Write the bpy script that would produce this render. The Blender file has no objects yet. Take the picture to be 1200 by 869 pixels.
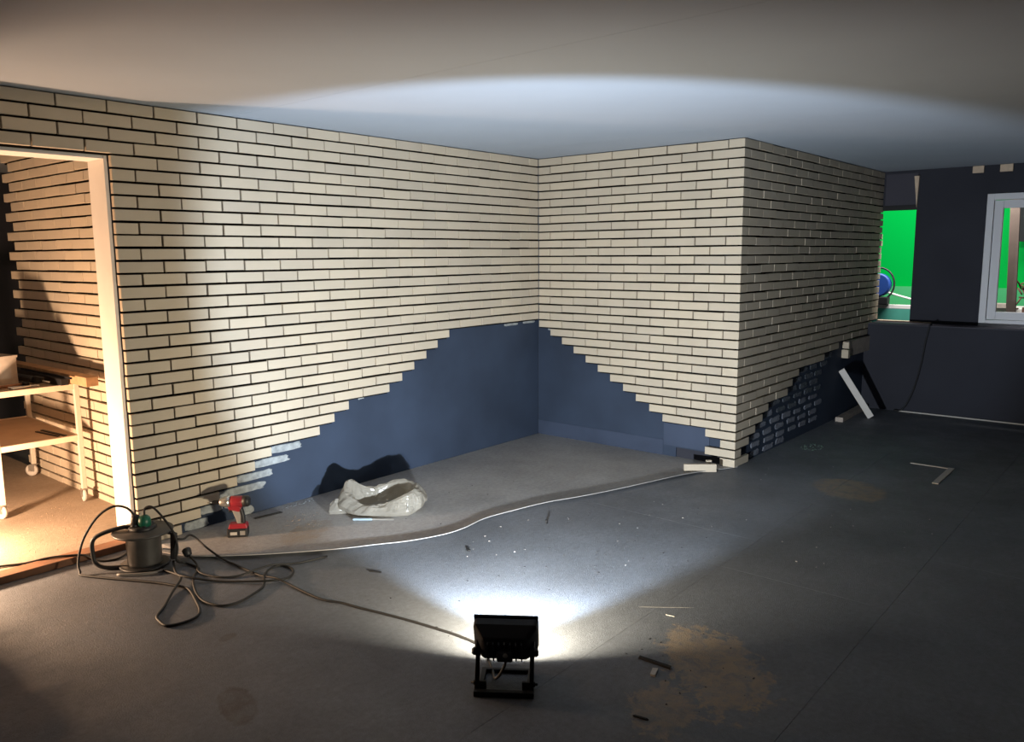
import bpy, bmesh, math, random
from mathutils import Vector, Matrix, Euler
random.seed(7)
scene = bpy.context.scene
COL = scene.collection
R = math.radians

# ------------------------------------------------------------------ camera
F_PX = 939.15
cam_d = bpy.data.cameras.new('camera'); cam = bpy.data.objects.new('camera', cam_d); COL.objects.link(cam)
cam_d.sensor_width = 36.0; cam_d.lens = F_PX * 36.0 / 1200.0; cam_d.clip_start = 0.05
yaw, pitch, roll = 0.8701, -0.1442, -0.0077
fw = Vector((math.cos(pitch)*math.sin(yaw), math.cos(pitch)*math.cos(yaw), math.sin(pitch)))
rt = Vector((math.cos(yaw), -math.sin(yaw), 0)); up = rt.cross(fw)
rt2 = math.cos(roll)*rt + math.sin(roll)*up; up2 = -math.sin(roll)*rt + math.cos(roll)*up
CAM = Vector((-5.8002, -4.5649, 1.6765))
m = Matrix((rt2, up2, -fw)).transposed().to_4x4(); m.translation = CAM
cam.matrix_world = m
scene.camera = cam

# ------------------------------------------------------------------ world, lights, exposure
world = bpy.data.worlds.new('world'); scene.world = world; world.use_nodes = True
bg = world.node_tree.nodes['Background']
bg.inputs[0].default_value = (0.75, 0.78, 0.85, 1); bg.inputs[1].default_value = 0.004
vs = scene.view_settings
vs.view_transform = 'Standard'; vs.look = 'None'; vs.gamma = 1.0; vs.use_curve_mapping = False
vs.exposure = 0.0

def light(name, kind, loc, energy, color, direction=None, **kw):
    d = bpy.data.lights.new(name, kind); d.energy = energy; d.color = color
    for k, v in kw.items(): setattr(d, k, v)
    o = bpy.data.objects.new(name, d); COL.objects.link(o); o.location = loc
    if direction is not None:
        o.rotation_euler = Vector(direction).to_track_quat('-Z', 'Y').to_euler()
    return o

LAMP = Vector((-3.545, -2.62, 0.0)); LAMP_AZ = R(35.5); LAMP_EL = R(20)
LAX = Vector((math.cos(LAMP_EL)*math.cos(LAMP_AZ), math.cos(LAMP_EL)*math.sin(LAMP_AZ), math.sin(LAMP_EL)))
HEADC = LAMP + Vector((0, 0, 0.172))
# the floodlight on the floor: main beam and the wide spill of its front glass
light('flood_beam', 'SPOT', HEADC + LAX*0.062, 470, (0.66, 0.82, 1.0), LAX, spot_size=R(99), spot_blend=0.26, shadow_soft_size=0.018)
light('flood_spill', 'AREA', HEADC + LAX*0.060, 62, (1.0, 0.88, 0.66), LAX + Vector((0, 0, -0.06)), shape='RECTANGLE', size=0.17, size_y=0.09, spread=R(158))
# the warm work lamp standing on the floor of the room behind the doorway, left of the frame
light('warm_work_lamp', 'POINT', (-4.80, 0.62, 0.32), 240, (1.0, 0.64, 0.39), shadow_soft_size=0.06)
# studio lamp over the green backdrop beyond the window wall
light('backdrop_lamp', 'AREA', (5.6, -1.9, 3.6), 100, (1.0, 0.98, 0.95), (0.85, 0, -0.65), shape='RECTANGLE', size=3.5, size_y=0.6)

light('added_stage_fill', 'AREA', (3.80, -2.4, 2.75), 110, (1.0, 0.97, 0.93), (0.75, 0, -1), shape='RECTANGLE', size=2.0, size_y=0.15)  # added unseen lamp that brightens the rail and stud behind the window wall

# ------------------------------------------------------------------ materials
def mat(name, rgb, rough=0.7, metal=0.0, var=0.0, vscale=8.0, bump=0.0, bscale=60.0, spec=0.5, rand=0.0, rand_tint=None):
    mt = bpy.data.materials.new(name); mt.use_nodes = True
    nt = mt.node_tree; b = nt.nodes['Principled BSDF']
    b.inputs['Base Color'].default_value = (*rgb, 1); b.inputs['Roughness'].default_value = rough
    b.inputs['Metallic'].default_value = metal; b.inputs['Specular IOR Level'].default_value = spec
    N = nt.nodes.new; Lk = nt.links.new
    tc = N('ShaderNodeTexCoord'); col = None
    geo = N('ShaderNodeNewGeometry')
    if var > 0:
        nz = N('ShaderNodeTexNoise'); nz.inputs['Scale'].default_value = vscale; nz.inputs['Detail'].default_value = 6
        Lk(geo.outputs['Position'], nz.inputs['Vector'])
        mr = N('ShaderNodeMapRange'); mr.inputs[1].default_value = 0.3; mr.inputs[2].default_value = 0.7
        mr.inputs[3].default_value = 1 - var; mr.inputs[4].default_value = 1 + var
        Lk(nz.outputs['Fac'], mr.inputs[0])
        mx = N('ShaderNodeMix'); mx.data_type = 'RGBA'; mx.blend_type = 'MULTIPLY'; mx.inputs[0].default_value = 1
        mx.inputs[6].default_value = (*rgb, 1); Lk(mr.outputs[0], mx.inputs[7]); col = mx.outputs[2]
    if rand > 0:
        oi = N('ShaderNodeObjectInfo')
        ad = N('ShaderNodeMath'); ad.operation = 'ADD'; Lk(oi.outputs['Random'], ad.inputs[0]); Lk(geo.outputs['Random Per Island'], ad.inputs[1])
        fr = N('ShaderNodeMath'); fr.operation = 'FRACT'; Lk(ad.outputs[0], fr.inputs[0])
        mx = N('ShaderNodeMix'); mx.data_type = 'RGBA'; Lk(fr.outputs[0], mx.inputs[0])
        t = rand_tint or (1 + rand, 1 + rand, 1 + rand)
        mx.inputs[6].default_value = (1 - rand, 1 - rand, 1 - rand, 1); mx.inputs[7].default_value = (*t, 1)
        mm = N('ShaderNodeMix'); mm.data_type = 'RGBA'; mm.blend_type = 'MULTIPLY'; mm.inputs[0].default_value = 1
        if col is not None: Lk(col, mm.inputs[6])
        else: mm.inputs[6].default_value = (*rgb, 1)
        Lk(mx.outputs[2], mm.inputs[7]); col = mm.outputs[2]
    if col is not None: Lk(col, b.inputs['Base Color'])
    if bump > 0:
        nb = N('ShaderNodeTexNoise'); nb.inputs['Scale'].default_value = bscale; nb.inputs['Detail'].default_value = 5
        Lk(geo.outputs['Position'], nb.inputs['Vector'])
        bp = N('ShaderNodeBump'); bp.inputs['Strength'].default_value = bump; bp.inputs['Distance'].default_value = 0.01
        Lk(nb.outputs['Fac'], bp.inputs['Height']); Lk(bp.outputs[0], b.inputs['Normal'])
    return mt

M = {}
M['brick'] = mat('cream_brick', (0.485, 0.42, 0.335), 0.85, var=0.05, vscale=3.0, bump=0.15, bscale=180, spec=0.2, rand=0.06, rand_tint=(1.06, 1.05, 1.02))
M['mortar'] = mat('dark_joint', (0.010, 0.009, 0.008), 0.95, spec=0.1)
M['navy'] = mat('navy_panel', (0.030, 0.043, 0.072), 0.75, var=0.22, vscale=1.6, bump=0.05, bscale=40, spec=0.25)
M['navy2'] = mat('navy_panel_light', (0.042, 0.056, 0.092), 0.75, var=0.18, vscale=2.2, spec=0.25)
M['charcoal'] = mat('charcoal_panel', (0.030, 0.031, 0.042), 0.8, var=0.15, vscale=1.5, spec=0.25)
M['charcoal2'] = mat('grey_violet_panel', (0.06, 0.058, 0.075), 0.8, var=0.1, vscale=1.5, spec=0.25)
M['ceiling'] = mat('ceiling_paint', (0.300, 0.338, 0.395), 0.9, var=0.03, vscale=1.2, spec=0.15)
M['white'] = mat('white_paint', (0.74, 0.70, 0.66), 0.5, var=0.04, vscale=6)
M['wframe'] = mat('white_window_frame', (0.62, 0.62, 0.66), 0.45)
M['adhesive'] = mat('grey_adhesive', (0.30, 0.32, 0.33), 0.9, var=0.25, vscale=30, bump=0.6, bscale=70, spec=0.2)
M['adhesive2'] = mat('thin_adhesive', (0.10, 0.115, 0.14), 0.9, var=0.35, vscale=28, bump=0.6, bscale=70, spec=0.2)
M['adhesive3'] = mat('pale_adhesive', (0.19, 0.205, 0.25), 0.9, var=0.25, vscale=28, bump=0.6, bscale=70, spec=0.2)
M['black'] = mat('black_plastic', (0.014, 0.014, 0.016), 0.5)
M['blackmetal'] = mat('black_metal', (0.010, 0.010, 0.012), 0.55, spec=0.3)
M['rubber'] = mat('rubber_cord', (0.010, 0.0095, 0.0095), 0.6, bump=0.2, bscale=120)
M['grey'] = mat('grey_plastic', (0.28, 0.26, 0.24), 0.5)
M['drumgrey'] = mat('drum_grey', (0.055, 0.052, 0.049), 0.45, var=0.2, vscale=20)
M['green'] = mat('green_plastic', (0.01, 0.11, 0.065), 0.4)
M['red'] = mat('red_plastic', (0.30, 0.018, 0.028), 0.4)
M['chrome'] = mat('steel', (0.6, 0.58, 0.55), 0.35, metal=0.9)
M['galv'] = mat('cart_steel', (0.62, 0.56, 0.48), 0.5, metal=0.2)
M['wood'] = mat('timber', (0.42, 0.25, 0.13), 0.75, var=0.2, vscale=20)
M['palewood'] = mat('pale_wood', (0.60, 0.46, 0.34), 0.75, var=0.12, vscale=16)
M['redwood'] = mat('sill_timber', (0.22, 0.10, 0.05), 0.7, var=0.25, vscale=14)
M['board'] = mat('shelf_board', (0.40, 0.29, 0.20), 0.7, var=0.12, vscale=6)
M['boardedge'] = mat('shelf_edge', (0.66, 0.52, 0.40), 0.6, var=0.06, vscale=9)
M['greybrown'] = mat('grey_board', (0.42, 0.36, 0.31), 0.85, var=0.15, vscale=14)
M['blueplastic'] = mat('blue_plastic', (0.02, 0.07, 0.30), 0.45)
M['greenscreen'] = mat('chroma_green', (0.0, 0.42, 0.06), 0.95, spec=0.05)
M['palegreen'] = mat('pale_green_cloth', (0.08, 0.46, 0.18), 0.9, spec=0.1, var=0.08, vscale=3)
M['teal'] = mat('teal_panel', (0.10, 0.46, 0.36), 0.6, var=0.08, vscale=5)
M['stud'] = mat('brown_stud', (0.11, 0.078, 0.062), 0.8, var=0.1, vscale=12)
M['darkcloth'] = mat('dark_drape', (0.015, 0.018, 0.018), 0.9)
M['twig'] = mat('dry_twig', (0.16, 0.075, 0.05), 0.85, var=0.3, vscale=40)
M['debris'] = mat('debris_dark', (0.007, 0.006, 0.006), 0.8)
M['debrispale'] = mat('debris_pale', (0.5, 0.47, 0.43), 0.8)
M['debriswood'] = mat('debris_wood', (0.32, 0.22, 0.14), 0.8)
M['netting'] = mat('green_scrap', (0.16, 0.26, 0.20), 0.7)

# floor with dust patches that have their own outlines
def floor_mat(name, rgb, patches, stains=()):
    mt = mat(name, rgb, 0.62, spec=0.35); nt = mt.node_tree; N = nt.nodes.new; Lk = nt.links.new; b = nt.nodes['Principled BSDF']
    geo = N('ShaderNodeNewGeometry')
    def noise(scale, detail=6, rough=0.55, dist=0.0):
        n = N('ShaderNodeTexNoise'); n.inputs['Scale'].default_value = scale; n.inputs['Detail'].default_value = detail
        n.inputs['Roughness'].default_value = rough; n.inputs['Distortion'].default_value = dist
        Lk(geo.outputs['Position'], n.inputs['Vector']); return n.outputs['Fac']
    def mrange(v, a, bb, c, d):
        r = N('ShaderNodeMapRange'); r.inputs[1].default_value = a; r.inputs[2].default_value = bb; r.inputs[3].default_value = c; r.inputs[4].default_value = d
        Lk(v, r.inputs[0]); return r.outputs[0]
    def math_(op, a, bb):
        x = N('ShaderNodeMath'); x.operation = op
        for i, v in enumerate((a, bb)):
            if isinstance(v, (int, float)): x.inputs[i].default_value = v
            else: Lk(v, x.inputs[i])
        return x.outputs[0]
    fac = math_('MULTIPLY', mrange(noise(1.3, 8), 0.3, 0.7, 0.78, 1.2), mrange(noise(38, 6, 0.7), 0.3, 0.7, 0.82, 1.18))
    mx = N('ShaderNodeMix'); mx.data_type = 'RGBA'; mx.blend_type = 'MULTIPLY'; mx.inputs[0].default_value = 1
    mx.inputs[6].default_value = (*rgb, 1); Lk(fac, mx.inputs[7]); col = mx.outputs[2]
    nA = noise(9, 9, 0.75, 0.8); nB = noise(26, 6, 0.7); nC = noise(14, 8, 0.75, 0.5)
    for (cx, cy, rx, ry, rot, rgbp, strength, edge) in list(patches) + list(stains):
        mp = N('ShaderNodeMapping'); mp.vector_type = 'TEXTURE'
        mp.inputs['Location'].default_value = (cx, cy, 0); mp.inputs['Rotation'].default_value = (0, 0, R(rot)); mp.inputs['Scale'].default_value = (rx, ry, 1e3)
        Lk(geo.outputs['Position'], mp.inputs['Vector'])
        ln = N('ShaderNodeVectorMath'); ln.operation = 'LENGTH'; Lk(mp.outputs[0], ln.inputs[0])
        d = math_('ADD', ln.outputs['Value'], math_('MULTIPLY', math_('SUBTRACT', nA, 0.5), edge))
        d = math_('ADD', d, math_('MULTIPLY', math_('SUBTRACT', nB, 0.5), edge*0.5))
        f = math_('MULTIPLY', math_('MULTIPLY', mrange(d, 0.85, 1.0, 1.0, 0.0), mrange(nC, 0.38, 0.58, 0.25, 1.15)), strength)
        mz = N('ShaderNodeMix'); mz.data_type = 'RGBA'; Lk(f, mz.inputs[0]); Lk(col, mz.inputs[6]); mz.inputs[7].default_value = (*rgbp, 1); col = mz.outputs[2]
    Lk(col, b.inputs['Base Color'])
    Lk(mrange(noise(6), 0.3, 0.7, 0.5, 0.75), b.inputs['Roughness'])
    bp = N('ShaderNodeBump'); bp.inputs['Strength'].default_value = 0.8; bp.inputs['Distance'].default_value = 0.004
    Lk(noise(140, 5, 0.65), bp.inputs['Height']); Lk(bp.outputs[0], b.inputs['Normal'])
    return mt
DUST = (0.30, 0.232, 0.165)
M['floor'] = floor_mat('grey_floor_sheet', (0.143, 0.153, 0.172), [
    (-2.93, -3.22, 0.36, 0.20, 42, DUST, 0.85, 2.0), (-3.33, -3.20, 0.20, 0.13, 30, DUST, 0.65, 2.2), (-2.80, -3.05, 0.17, 0.10, 60, DUST, 0.75, 2.0),
    (-0.02, -2.83, 0.30, 0.24, 45, (0.27, 0.22, 0.17), 0.85, 0.6)],
    [(-4.32, -1.95, 0.16, 0.07, 70, (0.085, 0.075, 0.07), 0.7, 0.7), (-4.05, -1.42, 0.05, 0.03, 10, (0.085, 0.075, 0.07), 0.6, 0.6)])
M['sheet'] = floor_mat('pale_floor_covering', (0.34, 0.33, 0.325), [(-3.0, -0.55, 0.25, 0.12, 20, (0.30, 0.23, 0.16), 0.5, 1.4)])
M['roomfloor'] = floor_mat('dusty_room_floor', (0.34, 0.265, 0.20), [])

# clear film for the bag
pm = bpy.data.materials.new('milky_plastic_film'); pm.use_nodes = True
nt = pm.node_tree; b = nt.nodes['Principled BSDF']
b.inputs['Base Color'].default_value = (0.36, 0.34, 0.30, 1); b.inputs['Roughness'].default_value = 0.17; b.inputs['Specular IOR Level'].default_value = 0.8
tr = nt.nodes.new('ShaderNodeBsdfTranslucent'); tr.inputs[0].default_value = (0.55, 0.48, 0.38, 1)
tp = nt.nodes.new('ShaderNodeBsdfTransparent'); tp.inputs[0].default_value = (0.9, 0.87, 0.8, 1)
m1 = nt.nodes.new('ShaderNodeMixShader'); m1.inputs[0].default_value = 0.38; m2 = nt.nodes.new('ShaderNodeMixShader'); m2.inputs[0].default_value = 0.24
nt.links.new(b.outputs[0], m1.inputs[1]); nt.links.new(tr.outputs[0], m1.inputs[2]); nt.links.new(m1.outputs[0], m2.inputs[1]); nt.links.new(tp.outputs[0], m2.inputs[2])
nt.links.new(m2.outputs[0], nt.nodes['Material Output'].inputs[0]); M['film'] = pm
tcn = nt.nodes.new('ShaderNodeTexCoord'); mpn = nt.nodes.new('ShaderNodeMapping'); mpn.inputs['Scale'].default_value = (14, 26, 40); nzn = nt.nodes.new('ShaderNodeTexNoise')
nzn.noise_type = 'RIDGED_MULTIFRACTAL'; nzn.inputs['Scale'].default_value = 1.0; nzn.inputs['Detail'].default_value = 4; nzn.inputs['Distortion'].default_value = 1.2
bpn = nt.nodes.new('ShaderNodeBump'); bpn.inputs['Strength'].default_value = 0.7; bpn.inputs['Distance'].default_value = 0.012
nt.links.new(tcn.outputs['Object'], mpn.inputs[0]); nt.links.new(mpn.outputs[0], nzn.inputs['Vector']); nt.links.new(nzn.outputs['Fac'], bpn.inputs['Height']); nt.links.new(bpn.outputs[0], b.inputs['Normal'])
gm = bpy.data.materials.new('window_glass'); gm.use_nodes = True
nt = gm.node_tree; b = nt.nodes['Principled BSDF']; b.inputs['Roughness'].default_value = 0.02; b.inputs['Base Color'].default_value = (0.9, 0.95, 0.93, 1)
tp = nt.nodes.new('ShaderNodeBsdfTransparent'); m1 = nt.nodes.new('ShaderNodeMixShader'); m1.inputs[0].default_value = 0.90
b.inputs['Base Color'].default_value = (0.05, 0.06, 0.06, 1)
nt.links.new(b.outputs[0], m1.inputs[1]); nt.links.new(tp.outputs[0], m1.inputs[2]); nt.links.new(m1.outputs[0], nt.nodes['Material Output'].inputs[0]); M['glass'] = gm
em = bpy.data.materials.new('lit_lamp_glass'); em.use_nodes = True
b = em.node_tree.nodes['Principled BSDF']; b.inputs['Emission Color'].default_value = (1, 0.97, 0.9, 1); b.inputs['Emission Strength'].default_value = 30
M['lampglass'] = em

# ------------------------------------------------------------------ mesh helpers
def box(bm, lo, hi):
    vs_ = [bm.verts.new((x, y, z)) for x in (lo[0], hi[0]) for y in (lo[1], hi[1]) for z in (lo[2], hi[2])]
    for f in ((0, 1, 3, 2), (4, 6, 7, 5), (0, 4, 5, 1), (2, 3, 7, 6), (0, 2, 6, 4), (1, 5, 7, 3)):
        bm.faces.new([vs_[i] for i in f])
    return vs_
def cbox(bm, c, s, rot=None, taper=None):
    v = box(bm, [-a/2 for a in s], [a/2 for a in s])
    for q in v:
        if taper and q.co.z > 0: q.co.x *= taper[0]; q.co.y *= taper[1]
        if rot is not None: q.co = Euler(rot).to_matrix() @ q.co
        q.co += Vector(c)
    return v
def beam(bm, a, b, w, h, upv=(0, 0, 1)):
    a, b = Vector(a), Vector(b); d = (b - a); L = d.length; d.normalize()
    s = d.cross(Vector(upv)).normalized(); u = s.cross(d)
    vs_ = box(bm, (0, -w/2, -h/2), (L, w/2, h/2))
    for q in vs_: q.co = a + d*q.co.x + s*q.co.y + u*q.co.z
def smooth_path(pts, sub=6):
    P = [Vector(p) for p in pts]; P = [2*P[0]-P[1]] + P + [2*P[-1]-P[-2]]; out = []
    for i in range(1, len(P)-2):
        for k in range(sub):
            t = k/sub; a, b_, c, d = P[i-1], P[i], P[i+1], P[i+2]
            out.append(0.5*((2*b_) + (c-a)*t + (2*a-5*b_+4*c-d)*t*t + (3*b_-a-3*c+d)*t**3))
    out.append(P[-2]); return out
def tube(bm, pts, r, n=8, sub=6, smooth=True, close=False):
    P = smooth_path(pts, sub) if smooth else [Vector(p) for p in pts]
    rings = []
    prev = None
    for i, p in enumerate(P):
        d = (P[min(i+1, len(P)-1)] - P[max(i-1, 0)]).normalized()
        ref = Vector((0, 0, 1)) if abs(d.z) < 0.9 else Vector((1, 0, 0))
        s = d.cross(ref).normalized() if prev is None else (prev - d*prev.dot(d)).normalized()
        prev = s; u = s.cross(d); rr = r(i/(len(P)-1)) if callable(r) else r
        rings.append([bm.verts.new(p + rr*(math.cos(2*math.pi*k/n)*s + math.sin(2*math.pi*k/n)*u)) for k in range(n)])
    for a, b_ in zip(rings, rings[1:]):
        for k in range(n):
            f = bm.faces.new((a[k], a[(k+1) % n], b_[(k+1) % n], b_[k])); f.smooth = True
    bm.faces.new(rings[0][::-1]); bm.faces.new(rings[-1])
def lathe(bm, prof, n=28, origin=(0, 0, 0), axis='Z'):
    rings = []
    for r, z in prof:
        ring = []
        for k in range(n):
            a = 2*math.pi*k/n; v = Vector((r*math.cos(a), r*math.sin(a), z))
            if axis == 'Y': v = Vector((v.x, v.z, v.y))
            if axis == 'X': v = Vector((v.z, v.x, v.y))
            ring.append(bm.verts.new(v + Vector(origin)))
        rings.append(ring)
    for a, b_ in zip(rings, rings[1:]):
        for k in range(n):
            f = bm.faces.new((a[k], a[(k+1) % n], b_[(k+1) % n], b_[k])); f.smooth = True
    bm.faces.new(rings[0][::-1]); bm.faces.new(rings[-1])
def prism(bm, outline, y0, y1):          # outline in xz, extruded along y
    a = [bm.verts.new((x, y0, z)) for x, z in outline]; b_ = [bm.verts.new((x, y1, z)) for x, z in outline]
    n = len(a); bm.faces.new(a); bm.faces.new(b_[::-1])
    for k in range(n): bm.faces.new((a[k], b_[k], b_[(k+1) % n], a[(k+1) % n]))
def to_mesh(bm, name, fix=True):
    if fix: bmesh.ops.recalc_face_normals(bm, faces=bm.faces[:])
    me = bpy.data.meshes.new(name); bm.to_mesh(me); bm.free(); return me
def obj(name, bm, material, parent=None, bevel=0, seg=2):
    me = bm if isinstance(bm, bpy.types.Mesh) else to_mesh(bm, name)
    if not me.materials: me.materials.append(M[material] if isinstance(material, str) else material)
    o = bpy.data.objects.new(name, me); COL.objects.link(o)
    if parent: o.parent = parent
    if bevel:
        md = o.modifiers.new('bevel', 'BEVEL'); md.width = bevel; md.segments = seg; md.limit_method = 'ANGLE'; md.angle_limit = R(40)
    return o
def tag(o, label=None, cat=None, group=None, kind=None):
    if label: o['label'] = label
    if cat: o['category'] = cat
    if group: o['group'] = group
    if kind: o['kind'] = kind
    return o
def thing(name, label, cat, loc=(0, 0, 0), rotz=0, group=None):
    o = bpy.data.objects.new(name, None); COL.objects.link(o); o.location = loc; o.rotation_euler = (0, 0, rotz)
    o.empty_display_size = 0.1
    return tag(o, label, cat, group)
def B(): return bmesh.new()
def boxes(*bs):
    bm = B()
    for lo, hi in bs: box(bm, lo, hi)
    return bm

# ------------------------------------------------------------------ measures of the brickwork
LB, HC, NC = 0.26, 0.0721, 35            # brick pitch, course pitch, courses
JT = 0.0095                              # upright joint
JH = 0.0125                              # bed joint
CEIL = NC*HC                             # 2.5235
TH = 0.03                                # thickness of a brick slip
YB = -7.5*LB                             # front plane of the right wall
DOOR_X = -14.5*LB; DOOR_L = -4.78; HEAD_Z = CEIL - 4*HC
XD = 3.55; XP = 3.25                     # window wall, low wall in front of it
XE = -3.54                               # brick wall of the room behind the doorway

# ------------------------------------------------------------------ floor
floor = tag(obj('floor', boxes(((-11, -11, -0.14), (11, 7, -0.012))), 'mortar'), 'grey studio floor of large sheets with open seams', 'floor', kind='structure')
g = 0.0007
for (x0, y0, x1, y1) in [(-11, -11, -4.08, 7), (-4.08, -3.6, -1.91, -2.75), (-4.08, -2.75, -1.415, 7), (-1.91, -3.6, 1.35, -2.75),
                         (-1.415, -2.75, 1.35, 7), (1.35, -3.6, 11, 7), (-4.08, -11, -1.1, -3.6), (-1.1, -11, 2.6, -3.6), (2.6, -11, 11, -3.6)]:
    obj('floor_sheet', boxes(((x0+g, y0+g, -0.012), (x1-g, y1-g, 0.0))), 'floor', floor)
# thin covering in the recess with a curling front edge
EDGE = [(-3.765, 0.01), (-3.721, -0.259), (-3.631, -0.472), (-3.442, -0.685), (-3.111, -0.961), (-2.915, -1.086), (-2.748, -1.194), (-2.545, -1.274), (-2.377, -1.291), (-2.172, -1.268), (-1.947, -1.305), (-1.665, -1.369), (-1.412, -1.471), (-1.13, -1.567), (-0.813, -1.658), (-0.475, -1.754), (-0.2, -1.85), (0.04, -1.96)]
ep = smooth_path([(x, y, 0) for x, y in EDGE], 4)
bm = B(); rows = []
def lip(d, t): # height of the upper side at distance d from the edge
    k = min(1, max(0, (t-0.02)/0.12)) * min(1, max(0.25, (1.0-t)/0.12))
    return 0.004 + 0.020*k*math.exp(-(d/0.05)**1.3)
np_ = len(ep)
for i, p in enumerate(ep):
    t = i/(np_-1)
    q = Vector((-3.76 + t*3.79, 0.028, 0))
    q.x = max(p.x, -3.76) if p.x < 0.028 else 0.028
    q.x = p.x + (0.02 - p.x)*0.0
    L = max(0.03, q.y - p.y); cols = []
    for d in (0, 0.012, 0.03, 0.055, 0.09, 0.14, 0.22, 0.5, 1.0):
        dd = min(d, 1.0)
        f_ = (dd*L) if d >= 0.5 else min(dd, L*0.6*dd/0.22 if L < 0.36 else dd)
        cols.append((p.x, p.y + f_, lip(f_, t)))
    rows.append(cols)
tops = [[bm.verts.new(c) for c in r] for r in rows]
bots = [[bm.verts.new((c[0], c[1], max(0.0008, c[2]-0.0045))) for c in r] for r in rows]
for i in range(np_-1):
    for j in range(8):
        f = bm.faces.new((tops[i][j], tops[i+1][j], tops[i+1][j+1], tops[i][j+1])); f.smooth = True
        f = bm.faces.new((bots[i][j], bots[i][j+1], bots[i+1][j+1], bots[i+1][j])); f.smooth = True
    bm.faces.new((tops[i][0], bots[i][0], bots[i+1][0], tops[i+1][0]))
o = obj('floor_covering', bm, 'sheet', floor); tag(o, 'thin pale floor covering with a wavy curled front edge')
# raised floor of the room behind the doorway and its timber sill
obj('raised_floor', boxes(((-7.0, 0.13, 0.0), (XE+0.03, 7.0, 0.026))), 'roomfloor', floor)
tag(obj('sill_board', boxes(((-4.76, 0.025, 0.0), (DOOR_X-0.002, 0.128, 0.040))), 'redwood', floor, bevel=0.004), 'reddish timber sill under the doorway')

# ------------------------------------------------------------------ ceiling
ceil = tag(obj('ceiling', boxes(((-11, -11, CEIL+0.010), (XD+0.1, 7, CEIL+0.12))), 'mortar'), 'flat off-white ceiling', 'ceiling', kind='structure')
for (x0, x1) in ((-11, -5.5), (-5.5, -3.03), (-3.03, -0.55), (-0.55, XD+0.1)):
    obj('ceiling_panel', boxes(((x0+0.0008, -11, CEIL), (x1-0.0008, 7, CEIL+0.010))), 'ceiling', ceil)

# ------------------------------------------------------------------ bricks
def brick_mesh(L, name='brick', t=TH, h=HC-JH):
    bm = B(); c = 0.0022
    # front at y=0 with a small chamfer, length along +x from 0, height from 0
    back = [bm.verts.new(p) for p in ((0, t, 0), (L, t, 0), (L, t, h), (0, t, h))]
    mid = [bm.verts.new(p) for p in ((0, c, 0), (L, c, 0), (L, c, h), (0, c, h))]
    fr = [bm.verts.new(p) for p in ((c, 0, c), (L-c, 0, c), (L-c, 0, h-c), (c, 0, h-c))]
    for a, b_ in ((back, mid), (mid, fr)):
        for k in range(4): bm.faces.new((a[k], a[(k+1) % 4], b_[(k+1) % 4], b_[k]))
    bm.faces.new(fr); bm.faces.new(back[::-1])
    me = to_mesh(bm, name); me.materials.append(M['brick']); return me
MESHES = {}
def get_brick(L):
    k = round(L, 3)
    if k not in MESHES: MESHES[k] = brick_mesh(k)
    return MESHES[k]
def px_size(c, n):                     # how large a brick shows from the camera
    d = Vector(c) - CAM; return abs(d.normalized().dot(n))/d.length_squared
def place_bricks(wall, items, normal, limit=300):
    """items: (matrix, length). Nearest ones single objects, the far remainder one joined part."""
    items = sorted(items, key=lambda it: -px_size(it[0].translation, normal)*it[1])
    for mtx, L in items[:limit]:
        o = bpy.data.objects.new('brick', get_brick(L)); COL.objects.link(o); o.parent = wall; o.matrix_basis = mtx
    rest = items[limit:]
    if rest:
        bm = B()
        for mtx, L in rest:
            n0 = len(bm.verts); bm.from_mesh(get_brick(L)); bm.verts.ensure_lookup_table()
            for v in bm.verts[n0:]: v.co = mtx @ v.co
        me = to_mesh(bm, 'far_bricks'); me.materials.append(M['brick'])
        o = obj('far_bricks', me, 'brick', wall); o['kind'] = 'stuff'
def jitter(): return Matrix.Rotation(random.gauss(0, 0.0028), 4, 'Y') @ Matrix.Rotation(random.gauss(0, 0.004), 4, 'Z') @ Matrix.Translation((random.gauss(0, 0.0008), random.gauss(0, 0.0010), random.gauss(0, 0.0008)))
def zrow(r): return (NC-r)*HC + JH/2      # bottom of the brick in course r (1 = top)
def segs(start, end, phase):
    """joint positions from start to end on the grid phase + n"""
    c = [start]; n = math.ceil(start - phase + 1e-6)
    while phase + n < end - 1e-6:
        if phase + n > start + 1e-6: c.append(phase + n)
        n += 1
    c.append(end); return list(zip(c, c[1:]))

A_END = {21: 4.5, 22: 5, 23: 5.5, 24: 6, 25: 6.5, 26: 7, 27: 8.5, 28: 9, 29: 9.5, 30: 11, 31: 11.5, 32: 12, 33: 12.5, 34: 13, 35: 13.5}
C_END = {35: 1, 34: 0.45, 33: 1, 32: 1.45, 31: 2, 30: 2.45, 29: 4, 28: 4.45, 27: 5, 26: 7.45, 25: 9, 24: 12.45, 23: 13}

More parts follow.
